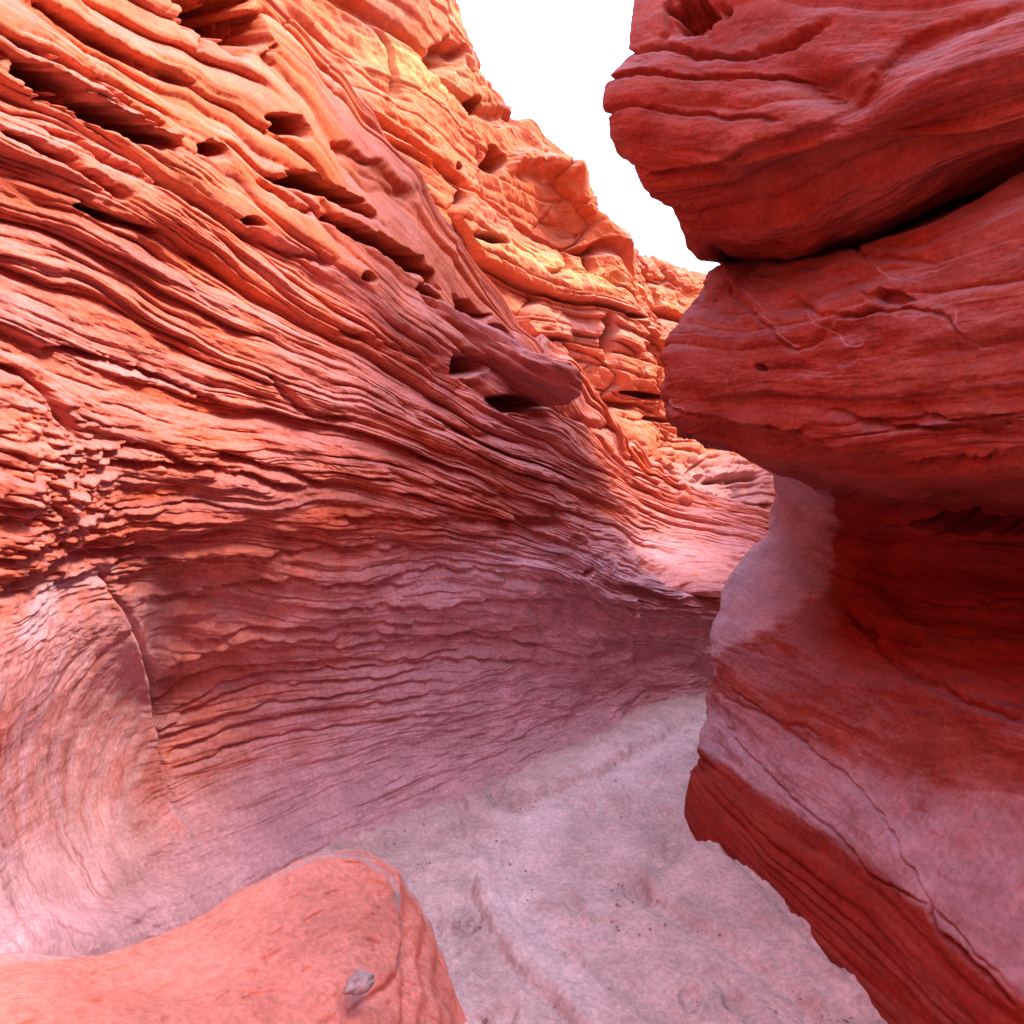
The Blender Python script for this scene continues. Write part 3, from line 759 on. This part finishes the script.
# ------------------------------------------------------------------ smooth ledge at the viewer's feet
rowsP = [
    [(-200, 985, 1.02), (0, 966, 1.2), (110, 958, 1.38), (190, 932, 1.55), (255, 892, 1.72), (318, 858, 1.87), (370, 855, 1.97), (416, 885, 2.0), (448, 940, 1.97), (480, 1020, 1.89)],
    [(-200, 1080, 0.88), (0, 1010, 1.06), (110, 1000, 1.22), (190, 975, 1.36), (255, 945, 1.5), (318, 915, 1.64), (365, 910, 1.74), (408, 930, 1.8), (442, 975, 1.82), (478, 1050, 1.8)],
    [(-200, 1220, 0.75), (0, 1090, 0.92), (110, 1070, 1.05), (190, 1050, 1.16), (255, 1025, 1.27), (318, 1000, 1.38), (362, 990, 1.47), (404, 1000, 1.56), (442, 1035, 1.62), (480, 1100, 1.66)],
    [(-200, 1500, 0.6), (0, 1300, 0.75), (110, 1260, 0.84), (190, 1230, 0.92), (255, 1200, 1.0), (318, 1170, 1.08), (362, 1150, 1.16), (400, 1150, 1.26), (436, 1160, 1.38), (472, 1200, 1.48)],
]
R = [[np.array(P(*q)) for q in r] for r in rowsP]
b1 = [p + np.array((-0.05, 0.10, -0.07)) for p in R[0]]
b2 = [p + np.array((-0.08, 0.22, -0.30)) for p in R[0]]
b3 = [np.array((p[0] - 0.08, p[1] + 0.25, -0.3)) for p in R[0]]
f1 = [np.array((p[0], p[1] - 0.12, -0.3)) for p in R[-1]]
rows = [b3, b2, b1] + R + [f1]
rows = [r + [np.array((r[-1][0] + 0.10, r[-1][1], -0.3))] for r in rows]
S = Sheet(rows, [40, 60, 50, 50, 50, 50, 50, 50, 60, 20], [10, 30, 50, 110, 110, 60, 20])
u, v = S.U, S.V
S.Vs = v * 0.4 + 0.5 * noise(u * 0.9, v * 0.5, 101)
S.D += 0.022 * fbm(u * 1.6, v * 0.7, 3, 103) + 0.004 * fbm(u * 9, v * 6, 5, 104, 0.6)
S.D -= 0.006 * sstep(0.45, 0.7, noise(u * 14, v * 9, 106)) + 0.004 * sstep(0.3, 0.6, noise(u * 9, v * 0.8, 107))
S.crack([(300, 868), (345, 858), (385, 872), (402, 910), (406, 950), (388, 985), (345, 1005), (300, 1030)], 3.5, 0.012, -0.012, 9)
S.hole(346, 1006, 7, 14, 25, 0.015)
rr = sstep(405, 425, S.px)
S.D += rr * 0.004 * np.sin(u * 60 + 3 * noise(u * 4, v, 105)) - 0.02 * sstep(398, 412, S.px)
rim = S.line_mask([(255, 895), (300, 868), (345, 857), (385, 872), (402, 910), (406, 950), (390, 985)], 4)
S.mask('pale', np.clip(0.9 * rim + 0.9 * np.exp(-(((S.px - 360) / 11) ** 2 + ((S.py - 985) / 20) ** 2)) + 0.75 * sstep(2.9, 2.4, v) , 0, 1))
ledge = S.build('rock_ledge', M_LEDGE)
tag(ledge, 'smooth rounded salmon ledge curling in front of the hollow in the layered wall', 'rock ledge')

# ------------------------------------------------------------------ loose stones
def stone(name, px, py, d, size, material, seed, flat=0.65, rot=0.0):
    th = np.linspace(0, 2 * np.pi, 41); ph = np.linspace(0.02, np.pi - 0.02, 22)
    A, B = np.meshgrid(th, ph)
    x, y, z = np.cos(A) * np.sin(B), np.sin(A) * np.sin(B), np.cos(B)
    r = 1 + 0.35 * noise(x * 1.3 + seed, y * 1.3 + z * 1.1, seed) + 0.1 * noise(x * 4 + seed, y * 4 + z * 3, seed + 1)
    r = np.minimum(r, 1.05 + 0.1 * np.sin(A * 3 + seed))
    G = np.stack([x * r, y * r * 0.8, z * r * flat], -1) * size
    c, s = math.cos(rot), math.sin(rot)
    G = np.stack([G[..., 0] * c - G[..., 1] * s, G[..., 0] * s + G[..., 1] * c, G[..., 2]], -1)
    o = grid_mesh(name, G, material, A, B)
    o.location = P(px, py, d)
    return o


tag(stone('stone_chip', 359, 984, 1.42, 0.036, M_PALE, 4, 0.5, 0.9), 'small pale stone chip lying on the smooth salmon ledge', 'stone')
tag(stone('loose_block', 681, 500, 8.0, 0.16, M_LEFT, 8, 0.7, 0.3), 'larger rust red block lodged on the crest behind the layered wall', 'rock')
tag(stone('loose_block', 662, 489, 7.7, 0.09, M_LEFT, 11, 0.7, 0.8), 'smaller rust red block lodged uphill on the crest of the layered wall', 'rock')

prng = np.random.RandomState(12)
vs_, fs_ = [], []
for k in range(1500):
    x, y = prng.uniform(-0.6, 1.9), prng.uniform(1.8, 6.0)
    if k >= 700:                    # crumbs gather along the feet of the two walls
        q = prng.rand() * 3
        line = ((690, 832), (750, 900), (840, 990), (900, 1060)) if k % 3 else ((430, 808), (540, 775), (620, 735), (700, 690))
        i = int(q); qx = line[i][0] + (line[i + 1][0] - line[i][0]) * (q - i); qy = line[i][1] + (line[i + 1][1] - line[i][1]) * (q - i)
        y = EYE * F / (qy - 512); x = (qx - 512) / F * y
        x += (-1 if k % 3 else 1) * abs(prng.normal(0, 0.06)); y -= abs(prng.normal(0, 0.04))
    s = prng.uniform(0.003, 0.008) * (1.9 if prng.rand() < 0.08 else 1)
    z = float(ground_height(np.array([x]), np.array([y]))[0])
    b = len(vs_)
    for q in ((1, 0, 0), (0.2, 1, 0), (-1, 0.1, 0), (0, -0.9, 0), (0.1, 0, 0.8), (0, 0, -0.8)):
        vs_.append((x + q[0] * s * prng.uniform(0.7, 1.2), y + q[1] * s * prng.uniform(0.7, 1.2), z + 0.003 + q[2] * s))
    for f in ((0, 1, 4), (1, 2, 4), (2, 3, 4), (3, 0, 4), (1, 0, 5), (2, 1, 5), (3, 2, 5), (0, 3, 5)):
        fs_.append(tuple(b + i for i in f))
me = bpy.data.meshes.new('gravel')
me.from_pydata(vs_, [], fs_)
me.materials.append(M_GRIT)
gv = bpy.data.objects.new('gravel', me)
sc.collection.objects.link(gv)
tag(gv, 'fine gravel scattered over the pinkish canyon sand', 'gravel', kind='stuff')
